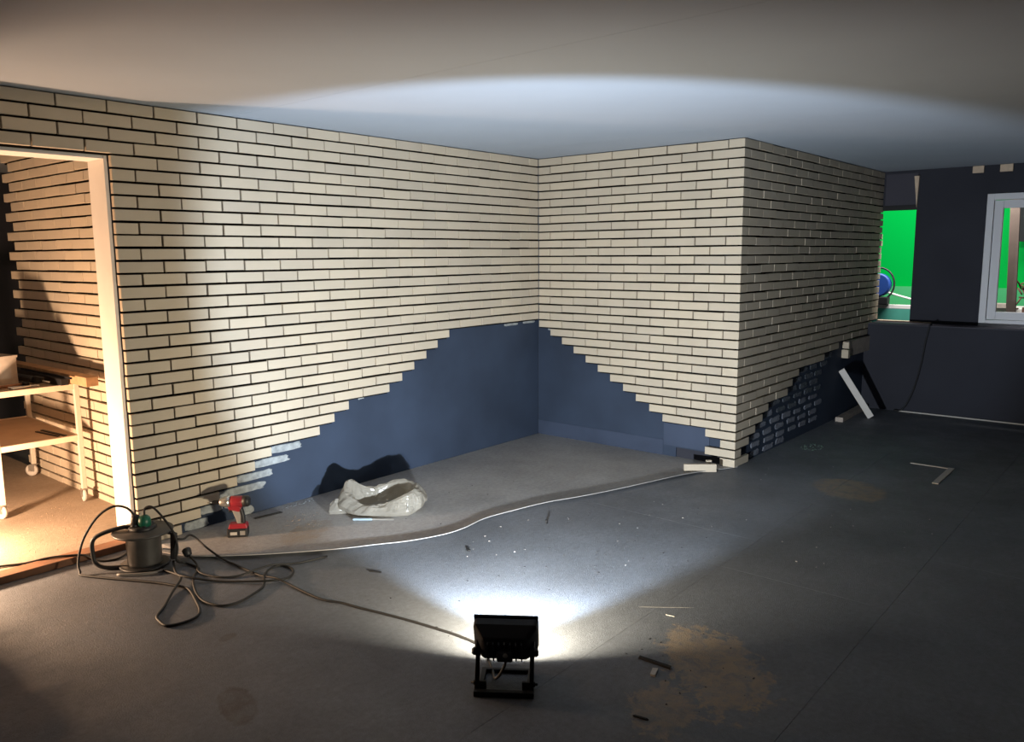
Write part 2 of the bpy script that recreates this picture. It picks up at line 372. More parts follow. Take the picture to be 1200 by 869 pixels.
# left wall: brick slips on navy panels, with the doorway
PX = -1.36
wallA = tag(obj('wall_left', boxes(((DOOR_X, TH+0.012, 0), (0.13, 0.13, CEIL)), ((-7.0, TH+0.012, HEAD_Z), (DOOR_X, 0.13, CEIL)), ((-7.0, TH+0.012, 0), (DOOR_L, 0.13, HEAD_Z))), 'charcoal'),
            'long wall with cream brick slips stepping down to navy panels', 'wall', kind='structure')
for (x0, x1, z0, z1) in ((DOOR_X, PX-0.0015, 0, CEIL), (PX+0.0015, TH, 0.0, CEIL)):
    obj('wall_panel', boxes(((x0, TH+(0.003 if x1 > 0 else 0), z0), (x1, TH+0.012, z1))), 'navy', wallA)
items = []; bm_m = B()
for r in range(1, NC+1):
    e = A_END.get(r, 0.0); s = 18.5 if r <= 4 else 14.5; ph = 0.5 if r % 2 else 0.0
    for a, b_ in segs(e, s, ph):
        x0, x1 = -b_*LB + JT/2, -a*LB - JT/2
        if a == 0: x1 = -0.003
        if b_ == s: x0 -= JT/2
        items.append((Matrix.Translation((x0, 0, zrow(r))) @ jitter(), x1-x0))
    box(bm_m, (-s*LB + 0.004, TH-0.006, zrow(r)-JH), (-e*LB - (0.012 if e else -0.02), TH+0.001, zrow(r)+HC-JH/2 + (0 if r > 1 else -0.004)))
place_bricks(wallA, items, Vector((0, -1, 0)))
obj('mortar_bed', bm_m, 'mortar', wallA)

# middle wall: the return of the recess, with the corner bricks
wallB = tag(obj('wall_middle', boxes(((TH+0.012, YB+TH+0.012, 0), (0.13, TH, CEIL))), 'charcoal'),
            'short return wall of the recess with stepped cream bricks above navy panel', 'wall', kind='structure')
obj('wall_panel', boxes(((TH, YB+TH, 0.085), (TH+0.012, TH, CEIL)), ((TH, -1.42, 0.0), (TH+0.012, TH, 0.085)), ((TH, YB+TH, 0.0), (TH+0.012, -1.86, 0.085))), 'navy', wallB)
obj('lower_panel', boxes(((TH-0.004, -1.30, 0.0), (TH-0.0002, TH-0.001, 0.135))), 'navy2', wallB)
obj('lower_panel', boxes(((TH-0.006, -1.72, 0.095), (TH-0.0002, -1.305, 0.30))), 'navy2', wallB)
items = []; bm_m = B(); rotB = Matrix.Rotation(-math.pi/2, 4, 'Z')    # local x -> -Y, local y -> +X
def corner_mesh(lb, lc):
    bm = B(); h = HC-JH; t = TH
    out = [(0, lb), (0, 0), (lc, 0), (lc, t), (t, t), (t, lb)]
    a = [bm.verts.new((x, y, 0)) for x, y in out]; b_ = [bm.verts.new((x, y, h)) for x, y in out]
    for k in range(6): bm.faces.new((a[k], a[(k+1) % 6], b_[(k+1) % 6], b_[k]))
    for q in (a, b_):
        bm.faces.new((q[0], q[1], q[4], q[5])); bm.faces.new((q[1], q[2], q[3], q[4]))
    me = to_mesh(bm, 'corner_brick'); me.materials.append(M['brick']); return me
CM = (corner_mesh(0.5*LB-JT/2, LB-JT/2), corner_mesh(LB-JT/2, 0.45*LB-JT/2))
corners = []
for r in range(1, NC+1):
    odd = r % 2 == 1
    s = 0.0 if r <= 21 else (r-21)*0.5
    if r >= 32: s = {32: 6.5, 33: 7, 34: 6.5, 35: 7}[r]
    e = 7.0 if odd else 6.5
    if s < e:
        for a, b_ in segs(s, e, 0.0 if odd else 0.5):
            y0, y1 = a*LB + (JT/2 if a > 0 else 0.002), b_*LB - JT/2
            items.append((Matrix.Translation((0, -y0, zrow(r))) @ rotB @ jitter(), y1-y0))
    corners.append((r, Matrix.Translation((0, YB, zrow(r))) @ Matrix.Rotation(random.gauss(0, 0.003), 4, 'Z')))
    box(bm_m, (TH-0.006, YB+0.012, zrow(r)-JH), (TH+0.001, -s*LB - (0.012 if s else -0.012), zrow(r)+HC-JH/2 + (0 if r > 1 else -0.004)))
place_bricks(wallB, items, Vector((-1, 0, 0)))
obj('mortar_bed', bm_m, 'mortar', wallB)
for r, mtx in corners:
    o = bpy.data.objects.new('corner_brick', CM[0 if r % 2 else 1]); COL.objects.link(o); o.parent = wallB; o.matrix_basis = mtx

# right wall
wallC = tag(obj('wall_right', boxes(((TH+0.012, YB+TH+0.012, 0), (XP, YB+0.13, CEIL)), ((XP, YB+TH+0.012, 0.95), (XD+0.04, YB+0.13, CEIL))), 'charcoal'),
            'right-hand wall with rough cream bricks ending in steps over navy panel with adhesive patches', 'wall', kind='structure')
obj('wall_panel', boxes(((TH, YB+TH, 0), (XP-0.002, YB+TH+0.012, CEIL)), ((XP-0.002, YB+TH, 0.925), (XD+0.03, YB+TH+0.012, CEIL))), 'navy', wallC)
items = []; bm_m = B()
for r in range(1, NC+1):
    odd = r % 2 == 1; s = 1.0 if odd else 0.45; e = C_END.get(r, 13.78 + random.uniform(-0.06, 0.06))
    if s < e - 0.01:
        for a, b_ in segs(s, e, 0.0 if odd else 0.45):
            if b_ - a < 0.12: continue
            w = random.uniform(-0.0025, 0.0025)
            x0, x1 = a*LB + 0.003, b_*LB - 0.003 + w
            items.append((Matrix.Translation((x0, YB - random.uniform(-0.001, 0.001), zrow(r) + random.gauss(0, 0.0012))) @ Matrix.Rotation(random.gauss(0, 0.004), 4, 'Y') @ Matrix.Rotation(random.gauss(0, 0.005), 4, 'Z'), x1-x0))
    box(bm_m, (0.012, YB+TH-0.006, zrow(r)-JH), (e*LB-0.012, YB+TH+0.001, zrow(r)+HC-JH/2 + (0 if r > 1 else -0.004)))
place_bricks(wallC, items, Vector((0, -1, 0)))
obj('mortar_bed', bm_m, 'mortar', wallC)

# brick wall of the room behind the doorway
wallE = tag(obj('wall_inner', boxes(((XE+TH+0.004, 0.14, 0.026), (XE+0.13, 2.20, CEIL))), 'charcoal'),
            'brick wall seen through the doorway in warm light with a toothed far end', 'wall', kind='structure')
items = []; bm_m = B(); rotE = Matrix.Rotation(-math.pi/2, 4, 'Z')
for r in range(1, NC+1):
    ph = (0.93 if r % 2 else 0.80)/LB; ph -= math.floor(ph); e = (2.23 if r % 2 else 2.36)/LB
    for a, b_ in segs(0.14/LB, e, ph):
        y0, y1 = a*LB + 0.003, b_*LB - 0.003
        if y1 - y0 < 0.03: continue
        items.append((Matrix.Translation((XE, y1, zrow(r))) @ rotE @ jitter(), y1-y0))
    box(bm_m, (XE+TH-0.006, 0.14, max(0.027, zrow(r)-JH)), (XE+TH+0.004, e*LB-0.012, zrow(r)+HC-JH/2 + (0 if r > 1 else -0.004)))
place_bricks(wallE, items, Vector((-1, 0, 0)))
obj('mortar_bed', bm_m, 'mortar', wallE)
tag(obj('wall_back', boxes(((-7.0, 4.6, 0), (2.0, 4.7, CEIL)), ((-7.1, 0.13, 0), (-7.0, 4.7, CEIL))), 'charcoal'), 'dark wall far inside the room behind the doorway', 'wall', kind='structure')

# door lining: jambs and head
door = tag(bpy.data.objects.new('door_1', None), 'white-lined doorway opening in the left brick wall', 'doorway', kind='structure'); COL.objects.link(door); door.location = (DOOR_X, 0.13, 0)
def dpart(name, lo, hi):
    o = obj(name, boxes(((lo[0]-DOOR_X, lo[1]-0.13, lo[2]), (hi[0]-DOOR_X, hi[1]-0.13, hi[2]))), 'white', door, bevel=0.002); return o
dpart('door_jamb', (DOOR_X-0.022, 0.040, 0.041), (DOOR_X-0.002, 0.245, HEAD_Z-0.002))
dpart('door_jamb', (DOOR_L, 0.040, 0.041), (DOOR_L+0.020, 0.245, HEAD_Z-0.002))
dpart('door_head', (DOOR_L+0.021, 0.040, HEAD_Z-0.024), (DOOR_X-0.023, 0.245, HEAD_Z-0.003))

# adhesive smears
def smear(wall, plane, u0, z0, L, h, seed, material, flip=1, ragged=0.25, uneven=0.10):
    rnd = random.Random(seed); n = 26; top = []
    outl = []
    for k in range(n):
        t = 2*math.pi*k/n; c, s = math.cos(t), math.sin(t)
        x = math.copysign(abs(c)**0.35, c); z = math.copysign(abs(s)**0.45, s)
        x *= 1 + (rnd.uniform(-ragged, ragged) if x*flip > 0.5 else rnd.uniform(-0.05, 0.05)); z *= 1 + rnd.uniform(-uneven, uneven)
        outl.append((u0 + L/2 + x*L/2, z0 + h/2 + z*h/2))
    bm = B(); th = 0.004
    def P(u, z, d):
        return (u, TH - d, z) if plane == 'A' else (u, YB + TH - d, z) if plane == 'C' else (TH - d, u, z)
    cu = sum(p[0] for p in outl)/n; cz = sum(p[1] for p in outl)/n
    a = [bm.verts.new(P(u, z, 0.0)) for u, z in outl]
    b_ = [bm.verts.new(P(cu+(u-cu)*0.93, cz+(z-cz)*0.9, th*rnd.uniform(0.7, 1.3))) for u, z in outl]
    c = bm.verts.new(P(cu, cz, th))
    for k in range(n):
        bm.faces.new((a[k], a[(k+1) % n], b_[(k+1) % n], b_[k])); bm.faces.new((b_[k], b_[(k+1) % n], c))
    return obj('adhesive_smear', bm, material, wall)
for r, x0, x1 in ((30, -11*LB, -10.05*LB), (31, -11.5*LB, -10.45*LB), (32, -12*LB, -10.95*LB), (33, -12.5*LB, -11.2*LB), (34, -13*LB, -12.4*LB)):
    smear(wallA, 'A', x0+0.002, zrow(r)+0.004, x1-x0, 0.050, r, 'adhesive', ragged=0.10)
smear(wallA, 'A', -12.35*LB, zrow(34)+0.005, 0.12, 0.045, 5, 'adhesive', ragged=0.1)
smear(wallA, 'A', -12.1*LB, zrow(35)+0.0, 0.14, 0.055, 6, 'adhesive', ragged=0.1)
smear(wallA, 'A', -13.4*LB, zrow(35)+0.0, 0.16, 0.055, 8, 'adhesive', ragged=0.1)
smear(wallA, 'A', -1.75*LB, zrow(21)+0.035, 0.19, 0.022, 61, 'adhesive', ragged=0.05)
smear(wallA, 'A', -0.75*LB, zrow(21)+0.040, 0.17, 0.020, 62, 'adhesive', ragged=0.05)
smear(wallA, 'A', -8.1*LB, zrow(27)+0.050, 0.05, 0.020, 63, 'adhesive', ragged=0.3, uneven=0.4)
smear(wallB, 'B', -5.7*LB, zrow(32)+0.048, 0.14, 0.016, 64, 'adhesive', ragged=0.3, uneven=0.3)
smear(wallB, 'B', -0.45*LB, zrow(22)+0.045, 0.03, 0.02, 65, 'adhesive', ragged=0.3, uneven=0.3)
sd = 100
for r in range(26, 36):
    odd = r % 2 == 1; n0 = C_END[r]
    lim = {26: 8.6, 27: 7.6, 28: 7.2, 29: 7.0, 30: 7.0, 31: 7.2, 32: 7.4, 33: 7.4, 34: 7.0, 35: 4.2}[r]
    n = n0 + (0.35 if r != 34 else 0.95)
    while n < lim:
        L = random.uniform(0.17, 0.225)
        mt_ = 'adhesive3' if (r >= 32 or (r == 31 and random.random() < 0.5)) else 'adhesive2'
        smear(wallC, 'C', n*LB, zrow(r) + random.uniform(0.002, 0.010), L, random.uniform(0.040, 0.052), sd, mt_, ragged=0.15, uneven=0.22)
        sd += 1; n += 1.0 + random.uniform(-0.06, 0.06)

# wall with the window openings, and the low wall in front of it
z1 = 0.92
OY0, OY1, OZ = -1.90, -2.285, 2.115
WY0, WY1, WZ0, WZ1 = -2.935, -4.14, 0.90, 2.243
wallD = tag(obj('wall_window', boxes(((XD, -8, 0), (XD+0.10, OY0, z1-0.02)), ((XD, -8, z1-0.02), (XD+0.10, WY1, CEIL)), ((XD, WY1, WZ1), (XD+0.10, WY0, CEIL)),
            ((XD, WY0, z1-0.02), (XD+0.10, OY1, CEIL)), ((XD, OY1, OZ+0.05), (XD+0.10, OY0, CEIL))), 'charcoal'),
            'dark charcoal wall with an open slot and a white window', 'wall', kind='structure')
obj('header_panel', boxes(((XD-0.006, OY1+0.002, OZ+0.052), (XD-0.0002, YB-0.02, CEIL-0.03))), 'charcoal2', wallD)
obj('header_bar', boxes(((XD-0.002, OY1+0.001, OZ), (XD+0.09, OY0, OZ+0.049))), 'blackmetal', wallD)
low = tag(obj('wall_low', boxes(((XP, -8, 0), (XD-0.002, YB+TH+0.005, z1-0.012))), 'charcoal'), 'dark low wall running below the window', 'wall', kind='structure')
obj('ledge_board', boxes(((XP-0.004, -8, z1-0.011), (XD-0.008, YB-0.005, z1))), 'charcoal2', low)
obj('ledge_strip', boxes(((XD-0.006, -2.50, z1-0.011), (XD+0.09, YB, z1+0.012))), 'palewood', low)
trim = tag(obj('trim_1', boxes(((XP-0.03, -8, 0.0), (XP-0.012, -2.27, 0.012))), 'debrispale'), 'pale thin strip along the foot of the low wall', 'trim', kind='structure')
# window
win = tag(bpy.data.objects.new('window_1', None), 'white framed window in the dark wall with green backdrop behind it', 'window', kind='structure'); COL.objects.link(win); win.location = (XD, WY0, WZ0)
def wpart(name, bs, mtl, bevel=0.003, parent=None):
    bm = B()
    for lo, hi in bs: box(bm, (lo[0]-XD, lo[1]-WY0, lo[2]-WZ0), (hi[0]-XD, hi[1]-WY0, hi[2]-WZ0))
    return obj(name, bm, mtl, parent or win, bevel=bevel)
def ring(x0, x1, ya, yb, za, zb, w):
    return [((x0, yb, za), (x1, yb+w, zb)), ((x0, ya-w, za), (x1, ya, zb)), ((x0, yb+w, zb-w), (x1, ya-w, zb)), ((x0, yb+w, za), (x1, ya-w, za+w))]
wpart('window_casing', ring(XD-0.020, XD+0.06, WY0-0.003, WY1+0.003, WZ0+0.022, WZ1-0.003, 0.062), 'wframe')
wpart('window_sash', ring(XD-0.004, XD+0.05, WY0-0.069, WY1+0.069, WZ0+0.088, WZ1-0.069, 0.078), 'wframe')
wpart('window_pane', [((XD+0.020, WY1+0.148, WZ0+0.167), (XD+0.026, WY0-0.148, WZ1-0.148))], 'glass', 0)
wpart('window_sill', [((XD-0.035, WY1, WZ0+0.0205), (XD+0.06, WY0, WZ0+0.0215))], 'wframe', 0)

# ------------------------------------------------------------------ floodlight
t = thing('floodlight', 'black floodlight on a tubular stand shining across the floor', 'work light', LAMP, LAMP_AZ - math.pi/2)
t.rotation_euler.z = LAMP_AZ - math.pi/2
HZ = 0.172; rx = Matrix.Rotation(LAMP_EL, 4, 'X')
def hp(name, bm, mtl, parent=t, bevel=0, seg=2):
    me = to_mesh(bm, name); me.transform(Matrix.Translation((0, 0, HZ)) @ rx); return obj(name, me, mtl, parent, bevel, seg)
bm = B()
fr = [(-.126, -.078), (.126, -.078), (.126, .078), (-.126, .078)]
bk = [(-.085, -.050), (.085, -.050), (.085, .050), (-.085, .050)]
v0 = [bm.verts.new((x, 0.045, z)) for x, z in fr]; v1 = [bm.verts.new((x, 0.005, z)) for x, z in fr]; v2 = [bm.verts.new((x, -0.055, z)) for x, z in bk]
for a, b_ in ((v0, v1), (v1, v2)):
    for k in range(4): bm.faces.new((a[k], a[(k+1) % 4], b_[(k+1) % 4], b_[k]))
bm.faces.new(v0); bm.faces.new(v2)
hd = hp('housing', bm, 'blackmetal', bevel=0.014, seg=3)
bm = B()
for k in range(7): cbox(bm, (-0.066 + k*0.022, -0.052, 0), (0.005, 0.030, 0.088))
hp('cooling_fins', bm, 'blackmetal', hd)
bm = B(); cbox(bm, (0, -0.062, -0.012), (0.062, 0.036, 0.052)); hp('junction_box', bm, 'black', hd, bevel=0.006)
bm = B(); lathe(bm, [(0.010, -0.083), (0.010, -0.079)], 12, (0.004, 0, 0.002), 'Y'); hp('nameplate', bm, 'chrome', hd)
bm = B()
for lo, hi in (((-.128, .045, -.080), (-.108, .055, .080)), ((.108, .045, -.080), (.128, .055, .080)), ((-.108, .045, .062), (.108, .055, .080)), ((-.108, .045, -.080), (.108, .055, -.062))): box(bm, lo, hi)
hp('front_frame', bm, 'blackmetal', bevel=0.002)
bm = B(); box(bm, (-0.107, 0.046, -0.061), (0.107, 0.050, 0.061)); hp('front_glass', bm, 'lampglass')
# U stand
for s in (-1, 1):
    bm = B()
    beam(bm, (s*0.106, -0.012, HZ+0.004), (s*0.106, -0.100, 0.004), 0.020, 0.017, upv=(1, 0, 0))
    arm = obj('stand_arm', bm, 'blackmetal', t, bevel=0.002)
    bm = B(); lathe(bm, [(0.013, 0.0), (0.016, 0.004), (0.016, 0.012), (0.010, 0.020)], 12, (0, 0, 0), 'X')
    me = to_mesh(bm, 'knob'); me.transform(Matrix.Translation((s*0.111, -0.030, HZ-0.034)) @ Matrix.Rotation(0 if s > 0 else math.pi, 4, 'Z')); obj('knob', me, 'black', arm)
    bm = B(); lathe(bm, [(0.010, 0.0), (0.010, 0.008), (0.005, 0.009), (0.005, 0.018)], 10, (0, 0, 0), 'X')
    me = to_mesh(bm, 'bolt'); me.transform(Matrix.Translation((s*0.111, -0.083, 0.036)) @ Matrix.Rotation(0 if s > 0 else math.pi, 4, 'Z')); obj('bolt', me, 'blackmetal', arm)
    bm = B(); cbox(bm, (s*0.085, -0.088, 0.026), (0.030, 0.010, 0.040)); obj('bracket', bm, 'blackmetal', arm)
    bm = B(); beam(bm, (s*0.095, -0.112, 0.008), (s*0.095, 0.075, 0.008), 0.020, 0.016); obj('foot_bar', bm, 'blackmetal', t, bevel=0.003)
bm = B(); beam(bm, (-0.116, -0.114, 0.011), (0.116, -0.114, 0.011), 0.024, 0.022); obj('cross_bar', bm, 'blackmetal', t, bevel=0.003)
bm = B(); beam(bm, (-0.086, 0.066, 0.008), (0.086, 0.066, 0.008), 0.018, 0.015); obj('cross_bar', bm, 'blackmetal', t, bevel=0.003)

# ------------------------------------------------------------------ cable reel
RO = Vector((-3.885, -0.30, 0.0))
t = thing('cable_reel', 'grey drum cable reel with black bar stand and green socket dome on top', 'cable reel', RO, yaw*-1)
def rp(name, bm, mtl, parent=t, bevel=0): return obj(name, bm, mtl, parent, bevel)
# local x = right in view, y = away from the camera
bm = B(); lathe(bm, [(0.088, 0.020), (0.088, 0.030), (0.090, 0.17), (0.095, 0.192)], 32); rp('drum', bm, 'drumgrey')
bm = B(); lathe(bm, [(0.150, 0.192), (0.156, 0.197), (0.156, 0.203), (0.150, 0.207), (0.075, 0.210), (0.072, 0.213)], 40); fl = rp('upper_flange', bm, 'drumgrey')
bm = B(); lathe(bm, [(0.120, 0.006), (0.130, 0.009), (0.130, 0.016), (0.118, 0.020)], 36); rp('lower_flange', bm, 'black')
bm = B(); lathe(bm, [(0.072, 0.209), (0.072, 0.226), (0.064, 0.234), (0.030, 0.236)], 28); hub = rp('socket_plate', bm, 'black')
for a in (0.5, 2.2, 3.9, 5.4):
    bm = B(); lathe(bm, [(0.019, 0.232), (0.020, 0.240), (0.012, 0.246)], 16, (0.040*math.cos(a), 0.040*math.sin(a), 0)); obj('socket_lid', bm, 'black', hub)
bm = B(); lathe(bm, [(0.032, 0.234), (0.033, 0.262), (0.028, 0.282), (0.016, 0.292), (0.003, 0.295)], 22, (0.022, -0.018, 0)); rp('socket_dome', bm, 'green')
bm = B(); lathe(bm, [(0.025, 0.234), (0.025, 0.272), (0.017, 0.290), (0.008, 0.294)], 18, (-0.030, -0.010, 0)); rp('plug', bm, 'black')
bm = B(); tube(bm, [(-0.055, -0.02, 0.225), (-0.10, -0.03, 0.228), (-0.20, -0.05, 0.200), (-0.246, -0.06, 0.165), (-0.252, -0.06, 0.10), (-0.240, -0.06, 0.040), (-0.19, -0.06, 0.014), (-0.09, -0.05, 0.012), (0.02, -0.05, 0.012), (0.12, -0.04, 0.012)], 0.0115, 10, 6); rp('bar_stand', bm, 'black')
bm = B(); tube(bm, [(-0.08, -0.155, 0.010), (0.0, -0.150, 0.010), (0.10, -0.13, 0.010), (0.15, -0.08, 0.010)], 0.007, 8, 4); rp('base_rail', bm, 'grey')
bm = B(); cbox(bm, (0.168, -0.01, 0.115), (0.034, 0.028, 0.150), (0.0, 0.06, 0)); h = rp('winding_handle', bm, 'black', bevel=0.008)
bm = B(); beam(bm, (0.10, -0.01, 0.199), (0.175, -0.01, 0.185), 0.022, 0.012); obj('handle_arm', bm, 'black', h)

# plug-in cords
def cord(name, pts, r, label, mtl='rubber', group=None):
    bm = B(); tube(bm, pts, r, 8, 5); return tag(obj(name, bm, mtl), label, 'cable', group)
w = lambda lx, ly, z: tuple(RO + Vector((lx*rt.x + ly*fw.x/math.hypot(fw.x, fw.y), lx*rt.y + ly*fw.y/math.hypot(fw.x, fw.y), z)))
c1 = [w(-0.03, -0.012, 0.286), w(-0.07, -0.02, 0.335), w(-0.14, -0.03, 0.345), w(-0.22, -0.05, 0.29), w(-0.285, -0.08, 0.18), w(-0.31, -0.10, 0.07), w(-0.29, -0.13, 0.020), w(-0.24, -0.16, 0.007)]
c1 += [(-3.985, -0.56, 0.007), (-3.935, -0.679, 0.007), (-3.906, -0.765, 0.007), (-3.909, -0.829, 0.007), (-3.945, -0.945, 0.007), (-3.991, -1.071, 0.007), (-4.037, -1.13, 0.007), (-4.106, -1.143, 0.007), (-4.174, -1.115, 0.007), (-4.175, -1.045, 0.007), (-4.157, -0.983, 0.007), (-4.086, -0.909, 0.007), (-3.976, -0.778, 0.010), (-3.879, -0.678, 0.020), (-3.851, -0.59, 0.010), (-3.857, -0.50, 0.008), (-3.875, -0.46, 0.010)]
cord('extension_cord', c1, 0.0066, 'thick dark cord arching from reel and looping on the floor in front of it')
c2 = [w(0.022, -0.018, 0.290), w(0.03, -0.02, 0.33), w(0.07, -0.02, 0.338), w(0.13, -0.03, 0.28), w(0.185, -0.04, 0.20), w(0.205, -0.05, 0.12), w(0.20, -0.06, 0.05), (-3.742, -0.47, 0.012), (-3.731, -0.588, 0.008), (-3.794, -0.659, 0.008), (-3.865, -0.782, 0.014), (-3.916, -0.917, 0.008), (-3.93, -1.025, 0.008), (-3.901, -1.115, 0.007), (-3.824, -1.14, 0.007), (-3.721, -1.109, 0.007), (-3.637, -1.063, 0.007), (-3.571, -0.969, 0.016), (-3.494, -0.899, 0.010), (-3.427, -0.894, 0.007), (-3.41, -0.965, 0.008), (-3.434, -1.03, 0.008), (-3.498, -1.077, 0.010), (-3.584, -1.066, 0.018), (-3.694, -0.924, 0.010), (-3.772, -0.81, 0.010), (-3.851, -0.695, 0.026), (-3.86, -0.60, 0.022), (-3.80, -0.45, 0.02), (-3.79, -0.43, 0.03)]
cord('extension_cord', c2, 0.0062, 'dark cord leaving the green socket and lying in loops beside the reel')
c3 = [w(0.17, -0.02, 0.10), w(0.19, -0.03, 0.155), w(0.22, 0.0, 0.150), (-3.63, -0.34, 0.11), (-3.60, -0.45, 0.05), (-3.583, -0.60, 0.012), (-3.578, -0.70, 0.009), (-3.578, -0.851, 0.008), (-3.577, -0.962, 0.012), (-3.568, -1.073, 0.028), (-3.55, -1.153, 0.012), (-3.552, -1.316, 0.007), (-3.548, -1.449, 0.007), (-3.513, -1.538, 0.007), (-3.495, -1.645, 0.007), (-3.463, -1.793, 0.007), (-3.435, -1.939, 0.007), (-3.414, -2.086, 0.007), (-3.40, -2.227, 0.007), (-3.41, -2.36, 0.007), (-3.50, -2.50, 0.007), (-3.585, -2.60, 0.020), (-3.590, -2.652, 0.095), (-3.584, -2.648, 0.142)]
cord('lamp_cord', c3, 0.0058, 'black power cord running across the floor from the reel to the floodlight')
c4 = [(-3.18, -0.985, 0.007), (-3.311, -0.953, 0.007), (-3.38, -0.915, 0.007), (-3.462, -0.884, 0.020), (-3.561, -0.873, 0.020), (-3.647, -0.847, 0.007), (-3.716, -0.798, 0.008), (-3.752, -0.702, 0.008), (-3.756, -0.63, 0.012), (-3.715, -0.54, 0.014), (-3.700, -0.44, 0.030)]
cord('plug_cord', c4, 0.0055, 'black cord with a round plug lying towards the curled floor edge')
bm = B(); lathe(bm, [(0.008, -0.030), (0.020, -0.022), (0.024, 0.0), (0.024, 0.014), (0.018, 0.020)], 16, (0, 0, 0), 'Y'); me = to_mesh(bm, 'plug')
o = obj('cord_plug', me, 'black'); o.matrix_world = Matrix.Translation((-3.695, -0.40, 0.046)) @ Matrix.Rotation(0.9, 4, 'X'); tag(o, 'round black plug beside the cable reel', 'plug')
cord('sill_cord', [(-4.75, 0.33, 0.035), (-4.55, 0.262, 0.034), (-4.429, 0.215, 0.034), (-4.327, 0.158, 0.034), (-4.234, 0.108, 0.047), (-4.148, 0.060, 0.047), (-4.075, 0.010, 0.040), (-4.02, -0.06, 0.007), (-3.94, -0.095, 0.007), (-3.86, -0.04, 0.007), (-3.80, -0.02, 0.007)], 0.0062, 'dark cord lying over the timber sill of the doorway')

# ------------------------------------------------------------------ impact driver
DO = Vector((-3.305, -0.280, 0.0045))
t = thing('impact_driver', 'red and black cordless impact driver standing on its battery', 'power tool', DO, math.atan2(rt.y, rt.x) + R(8))
def dp(name, bm, mtl, bevel=0.004, parent=t): return obj(name, bm, mtl, parent, bevel)
bm = B(); cbox(bm, (0.0, 0, 0.026), (0.118, 0.074, 0.052)); bat = dp('battery', bm, 'black', 0.006)
bm = B(); cbox(bm, (-0.020, -0.0375, 0.024), (0.040, 0.002, 0.018)); dp('battery_badge', bm, 'debrispale', 0, bat)
bm = B(); cbox(bm, (0.032, -0.0375, 0.026), (0.030, 0.002, 0.026)); dp('battery_badge', bm, 'grey', 0, bat)
bm = B(); cbox(bm, (0.004, 0, 0.066), (0.112, 0.070, 0.028), taper=(0.86, 0.85)); dp('base', bm, 'red')
bm = B()
prism(bm, [(-0.002, 0.078), (0.042, 0.078), (0.040, 0.10), (0.034, 0.14), (0.024, 0.175), (-0.030, 0.175), (-0.020, 0.14), (-0.006, 0.10)], -0.019, 0.019); dp('handle', bm, 'grey', 0.008)
bm = B()
prism(bm, [(0.018, 0.082), (0.044, 0.080), (0.044, 0.11), (0.040, 0.14), (0.032, 0.175), (0.012, 0.175), (0.020, 0.13)], -0.0205, 0.0205); dp('grip', bm, 'black', 0.006)
bm = B()
prism(bm, [(-0.046, 0.168), (0.018, 0.150), (0.030, 0.178), (-0.010, 0.205), (-0.052, 0.195)], -0.022, 0.022); dp('collar', bm, 'red', 0.006)
bm = B(); prism(bm, [(-0.050, 0.150), (-0.028, 0.145), (-0.022, 0.168), (-0.042, 0.178)], -0.010, 0.010); dp('trigger', bm, 'black', 0.003)
def xl(name, prof, mtl, zc, n=22):
    bm = B(); lathe(bm, prof, n, (0, 0, 0), 'X'); me = to_mesh(bm, name); me.transform(Matrix.Translation((0, 0, zc))); return obj(name, me, mtl, t)
xl('motor_housing', [(0.030, -0.036), (0.034, -0.030), (0.034, 0.030), (0.032, 0.036)], 'red', 0.213)
xl('rear_cap', [(0.034, 0.037), (0.034, 0.066), (0.026, 0.078)], 'black', 0.213)
xl('gear_case', [(0.021, -0.098), (0.026, -0.088), (0.033, -0.060), (0.034, -0.037)], 'chrome', 0.213)
xl('chuck', [(0.008, -0.140), (0.012, -0.134), (0.013, -0.108), (0.016, -0.098)], 'blackmetal', 0.213)
xl('bit', [(0.003, -0.172), (0.0034, -0.140)], 'chrome', 0.213, 8)

# ------------------------------------------------------------------ plastic bag
BO = Vector((-2.425, -0.575, 0.005))
bm = B(); rnd = random.Random(3); n = 84
from mathutils import noise as mn
prof = [(0.55, 0.012), (0.80, 0.004), (0.98, 0.010), (1.08, 0.22), (1.10, 0.48), (1.03, 0.78), (0.95, 0.97), (0.86, 1.0), (0.77, 0.93), (0.70, 0.70), (0.66, 0.42), (0.62, 0.20), (0.50, 0.10), (0.25, 0.07), (0.0, 0.06)]
rings_ = []
for (rr, hh) in prof:
    ring_ = []
    for k in range(n):
        a = 2*math.pi*k/n; ca, sa = math.cos(a), math.sin(a)
        hgt = 0.135 + 0.055*math.exp(-((a-math.pi*0.86)/0.45)**2) + 0.015*math.cos(2*a+0.6)
        hgt -= 0.050*math.exp(-((a-4.4)/0.7)**2); hgt += 0.040*math.exp(-((a-0.95)/0.55)**2)
        x = 0.265*rr*math.copysign(abs(ca)**0.85, ca); y = 0.165*rr*math.copysign(abs(sa)**0.9, sa) + 0.02*math.sin(2*a)
        z = hh*hgt
        nv = mn.noise(Vector((x*8, y*8, hh*2.5 + rr*1.5))); n2 = mn.noise(Vector((x*22 + 5, y*22, hh*9 + rr*5)))
        s = 1 + 0.11*nv + 0.05*n2
        amp = min(1, hh*2+0.1)
        ring_.append(bm.verts.new((x*s, y*s, max(0.002, z*(1 + 0.10*nv*amp) + 0.012*n2*amp))))
    rings_.append(ring_)
for a, b_ in zip(rings_, rings_[1:]):
    for k in range(n):
        bm.faces.new((a[k], a[(k+1) % n], b_[(k+1) % n], b_[k]))
bmesh.ops.remove_doubles(bm, verts=bm.verts[:], dist=1e-5)
bt = thing('plastic_bag', 'crumpled milky plastic bag lying open on the floor by the navy wall', 'plastic bag', BO, math.atan2(rt.y, rt.x) + R(6))
obj('bag_body', bm, 'film', bt)
bm = B(); nx, ny = 9, 7; gv = []
